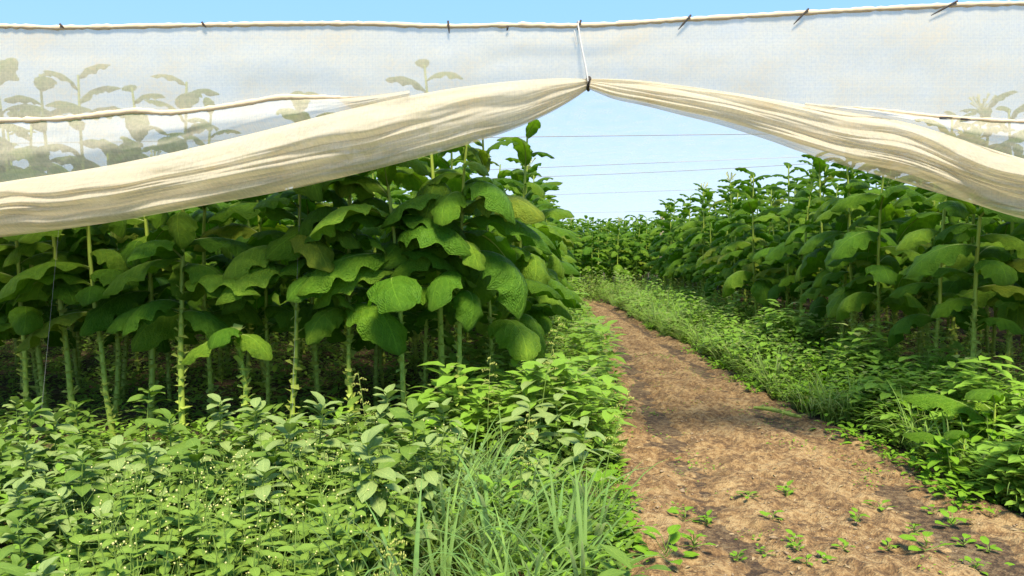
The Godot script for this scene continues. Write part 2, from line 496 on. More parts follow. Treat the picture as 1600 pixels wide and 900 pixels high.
	for r in 16:
		for k in 22:
			var d := 22.0 + r * 0.85 + rnd(-0.15, 0.15)
			var x := -5.0 + k * 0.62 + rnd(-0.15, 0.15)
			if d < 23.4 and absf(x - path_mid(d)) < 0.5: continue
			if r < 3 and x > 0.8 and x < 5.2: near.append([x, d, L[4], "distant tobacco plant in %s rank of the block where the path turns away" % nth[r]])
			else: deep.append([x, d])
	for q in near:
		var w := Vector2(q[0], q[1])
		if kept.any(func(v): return v.distance_to(w) < 0.28): continue
		var from: Array = low_protos if q[2] in [L[2], L[3], L[4]] else protos
		var o: Node3D = from[rng.randi() % from.size()].duplicate()
		tag(o, q[3], "plant", G)
		var s := rnd(0.93, 1.08)
		if q[2] == L[2] or q[2] == L[3]: s = rnd(1.06, 1.13)
		if q[2] == L[4]: s = rnd(0.92, 1.02)
		put(o, "tobacco_plant", spot(q[0], q[1]), rnd(0, TAU), s, Vector2(rnd(-0.07, 0.07), rnd(-0.07, 0.07)))
	var sorted := [[], [], []]
	for q in deep:
		var b := Basis(Vector3.RIGHT, rnd(-0.05, 0.05)) * Basis(Vector3.UP, rnd(0, TAU)) * Basis.from_scale(Vector3.ONE * rnd(0.9, 1.04))
		sorted[rng.randi() % 3].append(Transform3D(b, spot(q[0], q[1])))
	var field := thing("tobacco_field", "mass of tobacco plants filling the field deep behind the nearer rows", "tobacco field")
	field.set_meta("kind", "stuff")
	field.name = numbered("tobacco_field")
	add_child(field)
	for k in 3: scatter("crop_mass", joined(protos[[1, 4, 8][k]]), null, sorted[k], "", "", field)
	for p in protos + low_protos: p.free()

# ---------------------------------------------------------------- cloth
const TOP := [-400, 43, 0, 41, 95, 43, 318, 39, 560, 37, 700, 41, 800, 39, 905, 40, 1078, 30, 1258, 20, 1490, 8, 1600, 5, 2000, -4]
const SEAM_L := [-400, 194, 0, 188, 100, 185, 180, 176, 215, 173, 260, 176, 330, 169, 400, 158, 440, 152, 480, 152, 560, 151, 700, 132]
const SEAM_R := [1250, 160, 1380, 172, 1420, 177, 1480, 183, 1600, 190, 2000, 204]
const UP_L := [-400, 350, 0, 285, 150, 262, 270, 238, 400, 207, 540, 172, 650, 148, 760, 131, 860, 123, 919, 123]
const LOW_L := [-400, 426, 0, 371, 150, 351, 330, 319, 450, 297, 560, 271, 650, 248, 740, 223, 800, 203, 850, 181, 890, 159, 919, 139]
const UP_R := [919, 123, 980, 124, 1060, 133, 1150, 146, 1230, 159, 1330, 176, 1420, 192, 1500, 217, 1600, 248, 2000, 350]
const LOW_R := [919, 139, 960, 155, 1010, 166, 1060, 179, 1120, 194, 1200, 219, 1250, 237, 1330, 262, 1420, 288, 1520, 318, 1600, 342, 2000, 430]

func cloth_point(px: float, py: float, forward: float) -> Vector3:
	return at_px(px, py, WALL - forward)

func cloth_uv(p: Vector3) -> Vector2:
	return Vector2(p.x, p.y) / 1.9

func panel(upper: Array, lower: Array, x0: float, x1: float, nx: int, ny: int, bulge: Callable) -> ArrayMesh:
	var pts := []; var uvs := []
	for j in ny + 1:
		for i in nx + 1:
			var x := lerpf(x0, x1, i / float(nx))
			var s := j / float(ny)
			var y := lerpf(interp(upper, x), interp(lower, x), s)
			var p := cloth_point(x, y, bulge.call(x, s))
			pts.append(p); uvs.append(cloth_uv(p))
	return sheet(pts, uvs, nx + 1)

func ridge(t: float) -> float:   # round backs, sharp valleys
	return absf(sin(PI * t))

func folds(x: float, s: float, back: float) -> float:
	var side := 1.0 if x < 919 else -1.0
	var away := absf(x - 919.0)
	var w := clampf(away / 420.0, 0.0, 1.0)
	var wob := 0.35 * noise.get_noise_2d(away * 0.07 + back * 400.0, 10.0 + side * 90.0)
	var k := 2.3 if side > 0 else 3.1
	var q := pow(s, 1.25 if side > 0 else 0.9) + 0.05 * sin(s * 7.0 + away * 0.004 + back * 9.0)
	q += side * away * 0.00012
	var m1 := 0.65 + 0.9 * noise.get_noise_2d(away * 0.05 + back * 300.0, s * 30.0 + side * 40.0)
	var m2 := maxf(0.0, 0.55 + 1.5 * noise.get_noise_2d(away * 0.06 + 500.0, s * 45.0 + side * 70.0 + back * 90.0))
	var m3 := maxf(0.0, 0.4 + 1.8 * noise.get_noise_2d(away * 0.09 + 900.0, s * 60.0 + side * 20.0 + back * 50.0))
	var f := m1 * (0.095 * ridge(k * q + wob + 0.25 + back) + 0.045 * sin(TAU * (k * 0.6 * q + wob)))
	f += m2 * 0.032 * ridge(k * 2.2 * q + 2.4 * wob + away * 0.0013 + back) + m3 * 0.009 * ridge(k * 5.1 * q + 3.4 * wob - away * 0.0017)
	f += 0.006 * noise.get_noise_2d(away * 0.2, s * 130.0 + side * 33.0)
	return f * (0.28 + 0.72 * w) + (0.05 + 0.17 * w) * pow(sin(PI * clampf(0.06 + s * 0.94, 0, 1)), 0.7)

func make_cloth() -> void:
	var wall := thing("cloth_wall", "cream cheesecloth tent wall gathered up into two swags over the path", "cloth")
	wall.name = numbered("cloth_wall")
	add_child(wall)
	var flat := func(x: float, s: float) -> float: return 0.02 * sin(PI * s) + 0.016 * noise.get_noise_2d(x * 0.05, s * 26.0) * sin(PI * s) + 0.004 * noise.get_noise_2d(x * 0.5, s * 60.0) * sin(PI * s)
	var behind := UP_L.duplicate()
	# upper band from the wire down to the seam, and behind the swags
	var low := []
	for k in 61:
		var x := -400.0 + k * 40.0
		var y := 0.0
		if x < 560: y = interp(SEAM_L, x)
		elif x < 919: y = maxf(interp(UP_L, x) + 6, 131)
		elif x < 1320: y = interp(UP_R, x) + 6
		else: y = interp(SEAM_R, x)
		low.append(x); low.append(y)
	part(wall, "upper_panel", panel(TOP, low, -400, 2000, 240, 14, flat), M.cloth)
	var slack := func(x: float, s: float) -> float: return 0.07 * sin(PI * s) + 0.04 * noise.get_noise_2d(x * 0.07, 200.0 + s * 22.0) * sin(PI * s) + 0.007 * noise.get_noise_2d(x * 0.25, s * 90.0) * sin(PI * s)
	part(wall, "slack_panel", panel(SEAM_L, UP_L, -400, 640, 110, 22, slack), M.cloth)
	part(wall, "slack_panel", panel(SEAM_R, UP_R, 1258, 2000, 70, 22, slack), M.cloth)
	# the gathered swags: three layers of the same cloth
	for side in 2:
		var up: Array = [UP_L, UP_R][side]
		var lo: Array = [LOW_L, LOW_R][side]
		var x0: float = [-400.0, 919.0][side]
		var x1: float = [919.0, 2000.0][side]
		var o := Node3D.new()
		o.name = "swag"
		wall.add_child(o, true)
		var f0 := func(x: float, s: float) -> float: return folds(x, s, 0.0)
		var f1 := func(x: float, s: float) -> float: return folds(x, s, 0.37) * 0.55 - 0.03
		var f2 := func(x: float, s: float) -> float: return -0.10 * sin(PI * s) * clampf(absf(x - 919.0) / 420.0, 0.15, 1.0) - 0.3 * folds(x, s, 0.6) * sin(PI * s)
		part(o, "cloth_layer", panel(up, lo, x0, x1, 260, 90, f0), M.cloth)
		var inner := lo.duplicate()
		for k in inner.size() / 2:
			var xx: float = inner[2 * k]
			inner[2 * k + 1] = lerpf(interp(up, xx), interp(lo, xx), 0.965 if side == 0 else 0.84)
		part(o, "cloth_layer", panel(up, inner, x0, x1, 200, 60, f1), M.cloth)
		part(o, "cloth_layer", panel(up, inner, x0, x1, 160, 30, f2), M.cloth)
	# rolled hems
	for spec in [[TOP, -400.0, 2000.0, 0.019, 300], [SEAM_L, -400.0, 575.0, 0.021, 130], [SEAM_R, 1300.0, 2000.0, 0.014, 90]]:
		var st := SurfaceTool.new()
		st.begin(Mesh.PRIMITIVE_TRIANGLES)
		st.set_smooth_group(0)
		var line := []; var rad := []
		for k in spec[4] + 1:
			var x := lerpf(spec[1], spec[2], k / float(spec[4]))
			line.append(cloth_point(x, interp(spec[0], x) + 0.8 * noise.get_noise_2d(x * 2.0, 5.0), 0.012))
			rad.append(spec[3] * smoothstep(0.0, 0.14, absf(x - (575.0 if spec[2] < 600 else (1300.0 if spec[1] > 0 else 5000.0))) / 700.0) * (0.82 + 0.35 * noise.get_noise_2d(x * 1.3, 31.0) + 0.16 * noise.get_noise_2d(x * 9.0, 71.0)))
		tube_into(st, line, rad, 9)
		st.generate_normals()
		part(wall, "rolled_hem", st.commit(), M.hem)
	# roof cloth sagging between the cross wires
	var pts := []; var uvs := []
	var zs := []
	for k in 121: zs.append(lerpf(0.0, 1.0, k / 120.0))
	for t in zs:
		var d: float = WALL + 0.01 + 38.0 * t
		for i in 81:
			var x := -19.0 + 38.0 * i / 80.0
			var y := roof_y(x, d)
			pts.append(Vector3(x, y, -d)); uvs.append(Vector2(x, d) / 1.9)
	var roof := part(self, "cloth_roof", sheet(pts, uvs, 81), M.roof)
	tag(roof, "thin pale cheesecloth roof stretched over wires above the tobacco", "cloth")

func roof_y(x: float, d: float) -> float:
	var px := 800.0 + x / WALL * FOCAL
	var y := interp([5.0, 2.89, 9.0, 2.76, 12.0, 2.74, 18.0, 2.74, 24.0, 2.55, 32.0, 2.5, 44.0, 2.5], d)
	var first := cloth_point(px, interp(TOP, px), 0).y
	y = lerpf(first, y, smoothstep(5.0, 7.5, d))
	return y + 0.03 * noise.get_noise_2d(x * 8.0, d * 8.0) * smoothstep(5.0, 6.0, d) + 0.01

func wires() -> void:
	var G := "wires carrying the cloth roof"
	for w in [["thin wire closing the top hem of the cloth wall", 0, 0, 0, 0], ["taut grey wire crossing above the path below the roof", 840, 262, 1205, 247], ["sagging grey wire just below the taut crossing wire", 840, 267, 1205, 250], ["thin wire crossing low above the bend of the path", 872, 304, 1100, 296], ["wire running to the top of the wooden post", 920, 332, 1035, 330], ["pale seam wire highest under the cloth roof", 810, 214, 1135, 210]]:
		var line := []
		if w[1] == 0:
			for k in 61:
				var x := -400.0 + k * 40.0
				line.append(cloth_point(x, interp(TOP, x), 0.008))
		else:
			var d: float = {262: 12.0, 267: 11.6, 304: 18.0, 332: 23.3, 214: 9.0}[w[2]]
			var a := at_px(w[1], w[2], d); var b := at_px(w[3], w[4], d)
			for k in 41:
				var t := -3.0 + 7.0 * k / 40.0 if w[2] != 332 else -9.0 + 10.0 * k / 40.0
				var sag := 0.0
				if w[2] == 267: sag = -0.10 * (1.0 - pow(clampf(absf(t - 0.5) / 1.5, 0, 1), 2))
				line.append(a.lerp(b, t) + Vector3.UP * sag)
		var o := part(self, numbered("roof_wire"), tube(line, even(line.size(), 0.0045, 0.0045) if w[1] else even(line.size(), 0.004, 0.004), 5), M.wire)
		tag(o, w[0], "wire", G)
	# pins through the hem
	var pins := [[93, 37, 100, 44, "black pin at the flat outer end of the cloth's top hem"], [315, 34, 322, 43, "short black pin leaning in the hem above the pointed plant"], [700, 32, 702, 52, "upright dark pin above the tallest plant"], [908, 31, 902, 46, "dark pin beside the tie string's upper knot"], [1080, 23, 1060, 46, "slanting dark pin next along from the tie string"], [1264, 13, 1240, 38, "long slanting pin second along from the tie string"], [1497, 1, 1455, 24, "long slanting pin third along from the tie string"], [1468, 184, 1488, 184, "dark pin lying along the lower seam"], [1501, 186, 1516, 187, "shorter dark pin lying along the lower seam"], [794, 40, 792, 48, "tiny dark pin hanging under the top hem"]]
	for p in pins:
		var a := cloth_point(p[0], p[1], 0.035); var b := cloth_point(p[2], p[3], 0.03)
		var o := part(self, numbered("cloth_pin"), tube([a, a.lerp(b, 0.04), a.lerp(b, 0.6), b], [0.003, 0.0075, 0.007, 0.003], 6), M.pin)
		tag(o, p[4], "pin", "pins holding the cloth")
	# the string that holds the gathered cloth up
	var o2 := thing("tie_string", "grey tie string holding the gathered cloth up to the top hem", "string")
	o2.name = numbered("tie_string")
	add_child(o2)
	var a2 := cloth_point(903, 36, 0.04); var b2 := cloth_point(919, 128, 0.085)
	part(o2, "cord", tube([a2, a2.lerp(b2, 0.3) + Vector3(-0.004, 0, 0), a2.lerp(b2, 0.7), b2], even(4, 0.006, 0.006), 6), M.string)
	var loop := []
	for k in 17:
		var a := TAU * k / 16.0
		loop.append(cloth_point(919, 131, 0.03) + Vector3(0.006 * sin(2 * a), 0.038 * cos(a), 0.062 * sin(a)))
	part(o2, "knot_loop", tube(loop, even(17, 0.010, 0.010), 6), M.pin)
	var up_loop := []
	for k in 13:
		var a := TAU * k / 12.0
		up_loop.append(cloth_point(903, 40, 0.012) + Vector3(0.006 * sin(a * 2), 0.026 * cos(a), 0.028 * sin(a)))
	part(o2, "hem_loop", tube(up_loop, even(13, 0.004, 0.004), 5), M.string)
	part(o2, "loose_end", tube([cloth_point(897, 47, 0.04), cloth_point(899, 55, 0.045), cloth_point(901, 68, 0.04)], [0.003, 0.003, 0.004], 5), M.string)
	# post
	var g := at_px(1033, 455, 23.3)
	var post := part(self, numbered("wooden_post"), tube([Vector3(g.x, -0.1, g.z), Vector3(g.x, 1.2, g.z), Vector3(g.x + 0.01, 2.50, g.z), Vector3(g.x + 0.01, 2.52, g.z)], [0.075, 0.068, 0.06, 0.0], 9), M.wood)
	tag(post, "weathered grey wooden post among the tobacco carrying a roof wire", "post")
	# support strings on the front row
	for s in [[84, 440, 74, 545], [464, 440, 458, 600]]:
		var p := at_px(s[0], s[1], 5.35); var q := at_px(s[2], s[3], 5.35)
		var dir := (q - p).normalized()
		var line := [p + dir * (p.y - 2.55) / maxf(-dir.y, 0.2), p, q, q + dir * q.y / maxf(-dir.y, 0.2)]
		var so := part(self, numbered("plant_string"), tube(line, even(4, 0.0009, 0.0009), 4), M.wire)
		tag(so, "thin pale string hung from the roof beside a front row stem", "string", "strings beside the front row stems")

# ---------------------------------------------------------------- ground
func ground() -> void:
	var xs := []; var ds := []
	for k in 141: xs.append(-7.0 + k * 0.1)
	for k in 121: ds.append(0.5 + k * 0.12)
	for e in [8, 10, 14, 20, 35, 70, 150, 300]:
		xs.append(e); xs.insert(0, -float(e))
	for e in [16, 18, 21, 25, 30, 40, 70, 150, 300]: ds.append(e)
	for e in [-1, -4, -10, -30, -100]: ds.insert(0, e)
	var pts := []; var uvs := []
	for d in ds:
		for x in xs:
			pts.append(Vector3(x, ground_y(x, d), -d)); uvs.append(Vector2(x, d))
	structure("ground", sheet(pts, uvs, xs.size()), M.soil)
	pts = []; uvs = []
	var n := 110
	var dd := -2.0
	while dd < 26.0:
		for i in n + 1:
			var x: float = path_mid(dd) + (i / float(n) * 2 - 1) * path_half(dd) * 1.18
			pts.append(Vector3(x, path_y(x, dd), -dd)); uvs.append(Vector2(x, dd))
		dd += 0.022 if dd > 2.8 and dd < 8 else 0.06
	structure("path", sheet(pts, uvs, n + 1), M.path)
	# crumbs of soil
	var st := SurfaceTool.new()
	st.begin(Mesh.PRIMITIVE_TRIANGLES)
	var v := [Vector3(1, 0, 0), Vector3(-0.9, 0.1, 0.1), Vector3(0, 0.7, 0.2), Vector3(0.1, -0.6, 0), Vector3(0.2, 0, 0.9), Vector3(-0.1, 0.1, -1)]
	for f in [[0, 2, 4], [4, 2, 1], [1, 2, 5], [5, 2, 0], [4, 3, 0], [1, 3, 4], [5, 3, 1], [0, 3, 5]]:
		for k in f: st.add_vertex(v[k])
	st.generate_normals()
	var where := []
	for k in 3200:
		var d := 3.0 + 12.0 * pow(rng.randf(), 1.8)
		var x := path_mid(d) + rnd(-1.05, 1.05) * path_half(d)
		if noise.get_noise_2d(x * 30, d * 30) < -0.05: continue
		var s := rnd(0.003, 0.010) if rng.randf() < 0.95 else rnd(0.010, 0.022)
		where.append(Transform3D(Basis(Vector3.UP, rnd(0, TAU)) * Basis(Vector3.RIGHT, rnd(-0.6, 0.6)) * Basis.from_scale(Vector3(s * rnd(0.8, 1.6), s * 0.8, s)), Vector3(x, path_y(x, d) + s * 0.2, -d)))
	scatter("soil_crumbs", st.commit(), M.clod, where, "loose brown soil crumbs strewn over the dirt path", "soil")
	where = []
	var dead := simple_leaf(0.30, 0.25, 0.5)
	for k in 300:
		var d := 3.0 + 10.0 * pow(rng.randf(), 1.6)
		var x := path_mid(d) + rnd(-1.05, 1.05) * path_half(d)
		var s := rnd(0.012, 0.045)
		where.append(Transform3D(Basis(Vector3.UP, rnd(0, TAU)) * Basis(Vector3.RIGHT, rnd(-0.3, 0.3)) * Basis.from_scale(Vector3(s, s, s)), Vector3(x, path_y(x, d) + 0.004, -d)))
	scatter("dry_litter", dead, M.straw, where, "dry straw coloured leaf scraps littering the dirt path", "litter")

# ---------------------------------------------------------------- weeds
func simple_leaf(width: float, droop: float, fold: float, nl := 5) -> ArrayMesh:
	# small leaf one metre long along +x: a folded strip
	var pts := []; var uvs := []
	var p := Vector3.ZERO
	for i in nl + 1:
		var t := i / float(nl)
		var a := 0.35 - droop * 2.2 * t
		if i > 0: p += Vector3(cos(a), sin(a), 0) / nl
		var w := width * pow(maxf(t, 0.02), 0.6) * pow(1.0 - t, 0.72) * 1.75 + 0.006
		for c in [-1.0, -0.5, 0.0, 0.5, 1.0]:
			pts.append(p + Vector3(0, absf(c) * w * fold + 0.05 * width * sin(t * 13.0 + c * 4.0) * absf(c), c * w))
			uvs.append(Vector2(0.5 + 0.5 * c, t))
	return sheet(pts, uvs, 5)

func leaf_at(o: Node3D, mesh: Mesh, m: Material, c: Vector3, az: float, pitch: float, l: float) -> void:
	part(o, "leaf", mesh, m, Transform3D(Basis(Vector3.UP, az) * Basis(Vector3.BACK, pitch) * Basis(Vector3.RIGHT, rnd(-0.3, 0.3)) * Basis.from_scale(Vector3.ONE * l), c))

func make_pigweed(h: float, n: int, l: float, m: Material, width := 0.35) -> Node3D:
	var o := thing("pigweed", "", "weed")
	var mesh := [simple_leaf(width, 0.28, 0.22), simple_leaf(width * 1.15, 0.42, 0.15)]
	var line := []
	var bx := rnd(-0.06, 0.06); var bz := rnd(-0.06, 0.06)
	for k in 6: line.append(Vector3(bx * k / 5.0, h * k / 5.0, bz * k / 5.0))
	part(o, "stem", tube(line, even(6, 0.006, 0.003), 5), M.weed_stem)
	for k in n:
		var t := k / float(n - 1)
		var c := line[0].lerp(line[5], 0.18 + 0.82 * pow(t, 0.62)) as Vector3
		var az := k * 2.4 + rnd(-0.3, 0.3)
		# side shoots carry the leaves away from the stem lower down
		var out := rnd(0.01, 0.10) * (1.0 - t)
		c += Vector3(cos(az), 0.35, -sin(az)) * out
		leaf_at(o, mesh[k % 2], m, c, az, lerpf(-0.2, 0.6, pow(t, 2.5)) + rnd(-0.35, 0.3), l * lerpf(1.0, 0.74, t) * rnd(0.75, 1.2))
	return o

func make_flowering(h: float, shoots: int) -> Node3D:
	var o := thing("flowering_weed", "", "weed")
	var mesh := simple_leaf(0.33, 0.35, 0.12)
	var heads := SurfaceTool.new()
	heads.begin(Mesh.PRIMITIVE_TRIANGLES)
	var stems := SurfaceTool.new()
	stems.begin(Mesh.PRIMITIVE_TRIANGLES)
	for s in shoots:
		var a := TAU * s / shoots + rnd(-0.5, 0.5)
		var reach := rnd(0.04, 0.13)
		var top := Vector3(cos(a) * reach, h * rnd(0.72, 1.05), sin(a) * reach)
		var mid := Vector3(top.x * 0.6, top.y * 0.5, top.z * 0.6)
		tube_into(stems, [Vector3.ZERO, mid, top], [0.003, 0.0025, 0.0015], 4)
		for k in 5:
			var t := 0.28 + 0.15 * k
			var c := Vector3.ZERO.lerp(mid, t * 2.0) if t < 0.5 else mid.lerp(top, t * 2.0 - 1.0)
			var az := rnd(0, TAU)
			for e in 2: leaf_at(o, mesh, M.flowering, c, az + PI * e, rnd(-0.15, 0.3), rnd(0.065, 0.09) * lerpf(1.15, 0.65, t))
		for k in 1 + s % 2:
			var e := top + Vector3(rnd(-0.035, 0.035), rnd(0.0, 0.04), rnd(-0.035, 0.035))
			tube_into(stems, [top - Vector3.UP * 0.02, e], [0.001, 0.0008], 3)
			var r := rnd(0.002, 0.0035)
			tube_into(heads, [e - Vector3.UP * r, e, e + Vector3.UP * r * 0.7, e + Vector3.UP * r], [r * 0.5, r, r * 0.8, 0.0], 6)
	stems.generate_normals(); heads.generate_normals()
	part(o, "stem", stems.commit(), M.weed_stem)
	part(o, "flower_head", heads.commit(), M.petal).set_meta("kind", "stuff")
	return o

func make_rounded(n: int, h: float, l: float) -> Node3D:
	var o := thing("round_leaf_weed", "", "weed")
	var mesh := simple_leaf(0.42, 0.22, 0.10)
	var stems := SurfaceTool.new()
	stems.begin(Mesh.PRIMITIVE_TRIANGLES)
	var rr := clampf(h * 0.5, 0.025, 0.10)
	for k in n:
		var a := k * 2.4 + rnd(-0.4, 0.4)
		var t := k / float(n)
		var c := Vector3(cos(a) * rr * sqrt(1 - t) * rnd(0.5, 1.3), h * (0.2 + 0.8 * t), -sin(a) * rr * sqrt(1 - t) * rnd(0.5, 1.3))
		tube_into(stems, [Vector3(0, h * 0.6 * t, 0), c], [0.003, 0.0015], 3)
		leaf_at(o, mesh, M.round, c, a, rnd(-0.1, 0.35), l * rnd(0.75, 1.2))
	stems.generate_normals()
	part(o, "stem", stems.commit(), M.weed_stem)
	return o

func grass_mesh(n: int, h: float, spread: float, w: float, sd: int) -> ArrayMesh:
	var r := RandomNumberGenerator.new()
	r.seed = sd
	var st := SurfaceTool.new()
	st.begin(Mesh.PRIMITIVE_TRIANGLES)
	var base := 0
	for b in n:
		var a := r.randf() * TAU
		var o := Vector3(cos(a), 0, sin(a)); var s := Vector3(-sin(a), 0, cos(a))
		var p := o * r.randf() * 0.05
		var l := h * r.randf_range(0.6, 1.2)
		var lean := r.randf_range(0.05, 0.5); var bend := r.randf_range(0.4, 2.2) * spread
		for k in 8:
			var t := k / 7.0
			var ang := lean + bend * t * t
			if k > 0: p += (o * sin(ang) + Vector3.UP * cos(ang)) * l / 7.0
			var ww := w * (1.0 - pow(t, 2.2)) * (0.6 + 0.4 * minf(t * 5.0, 1.0)) + 0.0004
			var up := (o * cos(ang) - Vector3.UP * sin(ang))
			for q in [p - s * ww + up * ww * 0.4, p, p + s * ww + up * ww * 0.4]:
				st.set_uv(Vector2(0.5, t))
				st.add_vertex(q)
		for k in 7:
			for j in 2:
				var i := base + k * 3 + j
				for q in [i, i + 1, i + 3, i + 1, i + 4, i + 3]: st.add_index(q)
		base += 24
	st.generate_normals()
	return st.commit()

func make_seed_grass(h: float, sd: int) -> Node3D:
	var o := thing("seeding_grass", "", "grass")
	part(o, "blade", grass_mesh(7, h * 0.62, 1.0, 0.009, sd), M.grass).set_meta("kind", "stuff")
	var lean := Vector3(rnd(-0.1, 0.25), 0, rnd(-0.05, 0.1))
	var line := []
	for k in 6: line.append(Vector3(0, h * k / 5.0, 0) + lean * h * pow(k / 5.0, 2))
	part(o, "stalk", tube(line, even(6, 0.0035, 0.0015), 5), M.weed_stem)
	var st := SurfaceTool.new()
	st.begin(Mesh.PRIMITIVE_TRIANGLES)
	for k in 9:
		var c: Vector3 = line[3].lerp(line[5], 0.15 + k / 9.0 * 0.9)
		var a := k * 2.6
		for g in 10:
			var e := c + Vector3(cos(a), rnd(0.2, 0.7), sin(a)).normalized() * g * 0.0062 * (1.3 - k * 0.06) - Vector3.UP * g * g * 0.0003
			var r := rnd(0.0022, 0.0040)
			tube_into(st, [e - Vector3.UP * r * 1.6, e, e + Vector3.UP * r * 1.8], [r * 0.3, r, 0.0], 4)
	st.generate_normals()
	part(o, "seed_head", st.commit(), M.seed)
	return o

func weeds() -> void:
	# pale pigweeds along the near side of the front row: tip pixel and height
	var GP := "pale pigweeds in front of the tobacco"
	var protos := []
	for k in 5: protos.append(make_pigweed([0.62, 0.55, 0.7, 0.5, 0.6][k], [32, 28, 34, 26, 30][k], [0.135, 0.145, 0.14, 0.125, 0.15][k], M.pigweed if k % 2 == 0 else M.pigweed_dark))
	var tips := [[20, 640], [75, 655], [128, 622], [215, 608], [265, 655], [338, 622], [385, 628], [440, 660], [482, 622], [540, 640], [596, 610], [640, 650], [700, 632], [40, 705], [105, 720], [165, 700], [235, 705], [300, 700], [545, 690], [600, 700], [60, 770], [130, 765], [190, 750], [25, 835], [100, 840], [160, 815], [655, 700], [420, 700], [10, 900], [75, 900], [250, 780], [230, 850]]
	for k in 44:
		var d := rnd(3.0, 5.0)
		var px := rnd(-30, 330) if rng.randf() < 0.6 else rnd(330, 600) if d < 3.8 else rnd(330, 880)
		tips.append([px, 385.0 + 1200.0 * (EYE - rnd(0.3, 0.5)) / d, d])
	for t in tips:
		var h: float = (rnd(0.5, 0.66) if t[1] < 740 else rnd(0.3, 0.42)) if t.size() == 2 else EYE - (t[1] - 385.0) * t[2] / 1200.0
		var d: float = 1200.0 * (EYE - h) / (t[1] - 385.0)
		var k := rng.randi() % 5
		var o: Node3D = protos[k].duplicate()
		var place := "at the foot of the front tobacco row" if d > 3.9 else "among the yellow flowered weeds" if t[0] > 260 else "in the weed bed away from the path"
		tag(o, ["bushy pale pigweed %s", "smaller deep green pigweed %s", "tall leafy pale pigweed %s", "narrow deep green pigweed %s", "broad leaved pale pigweed %s"][k] % place, "weed", GP)
		var s: float = h / [0.62, 0.55, 0.7, 0.5, 0.6][k]
		put(o, "pigweed", spot((t[0] - 800.0) / FOCAL * d, d), rnd(0, TAU), s)
	var broad := make_pigweed(0.6, 14, 0.22, M.pigweed, 0.24)
	for t in [[852, 575, 0.66], [880, 620, 0.55], [825, 620, 0.55], [905, 655, 0.5]]:
		var d: float = 1200.0 * (EYE - t[2]) / (t[1] - 385.0)
		var o: Node3D = broad.duplicate()
		tag(o, "large leaved pale pigweed at the edge of the path by seeding grass", "weed", "large pigweeds at the path edge")
		put(o, "pigweed", spot((t[0] - 800.0) / FOCAL * d, d), rnd(0, TAU), t[2] / 0.6)
	# flowering weeds
	var fl := []
	for k in 4: fl.append(make_flowering(0.42, [5, 6, 4, 5][k]))
	for k in 150:
		var d := rnd(2.3, 4.1)
		var px := rnd(140, 640) - (3.4 - d) * 70.0
		if d > 3.5 and px < 380: continue
		var o: Node3D = fl[k % 4].duplicate()
		tag(o, "bushy light green weed with toothed leaves and tiny yellow flower heads", "weed", "yellow flowered weeds")
		put(o, "flowering_weed", spot((px - 800.0) / FOCAL * d, d), rnd(0, TAU), rnd(0.8, 1.35))
	# round leaved weeds
	var rd := []
	for k in 3: rd.append(make_rounded([14, 18, 12][k], [0.22, 0.3, 0.16][k], [0.085, 0.08, 0.075][k]))
	var spots := []
	for q in [[905, 850], [935, 820], [885, 880], [920, 900], [690, 700], [720, 720], [660, 730], [700, 760], [1045, 850], [860, 790]]:
		var d: float = 1200.0 * (EYE - 0.1) / (q[1] - 385.0)
		spots.append([(q[0] - 800.0) / FOCAL * d, d, "bright round leaved weed in the bed between purslane and path"])
	for k in 80:
		var d := rnd(3.8, 8.0)
		spots.append([path_mid(d) + path_half(d) + 0.08 + 0.9 * pow(rng.randf(), 1.2), d, "bright round leaved weed on the verge opposite the pigweeds"])
	for q in spots:
		var o: Node3D = rd[rng.randi() % 3].duplicate()
		tag(o, q[2], "weed", "bright round leaved weeds")
		put(o, "round_leaf_weed", spot(q[0], q[1]), rnd(0, TAU), rnd(0.8, 1.25))
	# pigweeds of the verge
	for q in [[1500, 690, 0.27, 0.15], [1470, 700, 0.2, 0.11], [1560, 640, 0.42, 0.14], [1590, 700, 0.32, 0.14], [1300, 478, 0.5, 0.12]]:
		var d: float = 1200.0 * (EYE - q[2]) / (q[1] - 385.0)
		var o := make_pigweed(q[2], 15, q[3], M.round if q[1] > 500 else M.pigweed_dark, 0.3)
		tag(o, "upright pigweed with broad green leaves on the verge below the tobacco", "weed", "pigweeds on the verge")
		put(o, "pigweed", spot((q[0] - 800.0) / FOCAL * d, d), rnd(0, TAU))
	# young tobacco on the verge
	for q in [[1562, 5.0, 0.95, "young tobacco plant with upright leaves among the verge weeds"], [1515, 4.75, 0.6, "young tobacco plant with one wide flat leaf among verge weeds"], [1210, 9.5, 0.6, "young tobacco plant under the first row beyond the verge grass"]]:
		var o := thing("young_tobacco", q[3], "plant", "young tobacco plants")
		part(o, "stem", tube([Vector3.ZERO, Vector3(0, q[2] * 0.5, 0)], [0.012, 0.006], 6), M.stem)
		for k in 5: part(o, "leaf", leaf_mesh[[3, 5, 3, 2, 3][k]][[1, 0, 1, 2, 0][k]][k % 3], null, Transform3D(Basis(Vector3.UP, k * 2.4 + 0.6) * Basis.from_scale(Vector3.ONE * q[2] * [0.75, 0.7, 0.6, 0.7, 0.5][k]), Vector3(0, q[2] * (0.2 + 0.07 * k), 0)))
		put(o, "young_tobacco", spot((q[0] - 800.0) / FOCAL * q[1], q[1]))
	# grass tufts
	var gm := []
	for k in 6: gm.append(grass_mesh([16, 22, 14, 26, 18, 20][k], [0.45, 0.38, 0.5, 0.3, 0.42, 0.34][k], 1.0, [0.006, 0.005, 0.008, 0.003, 0.006, 0.004][k], 500 + k))
	var GG := "grass tufts"
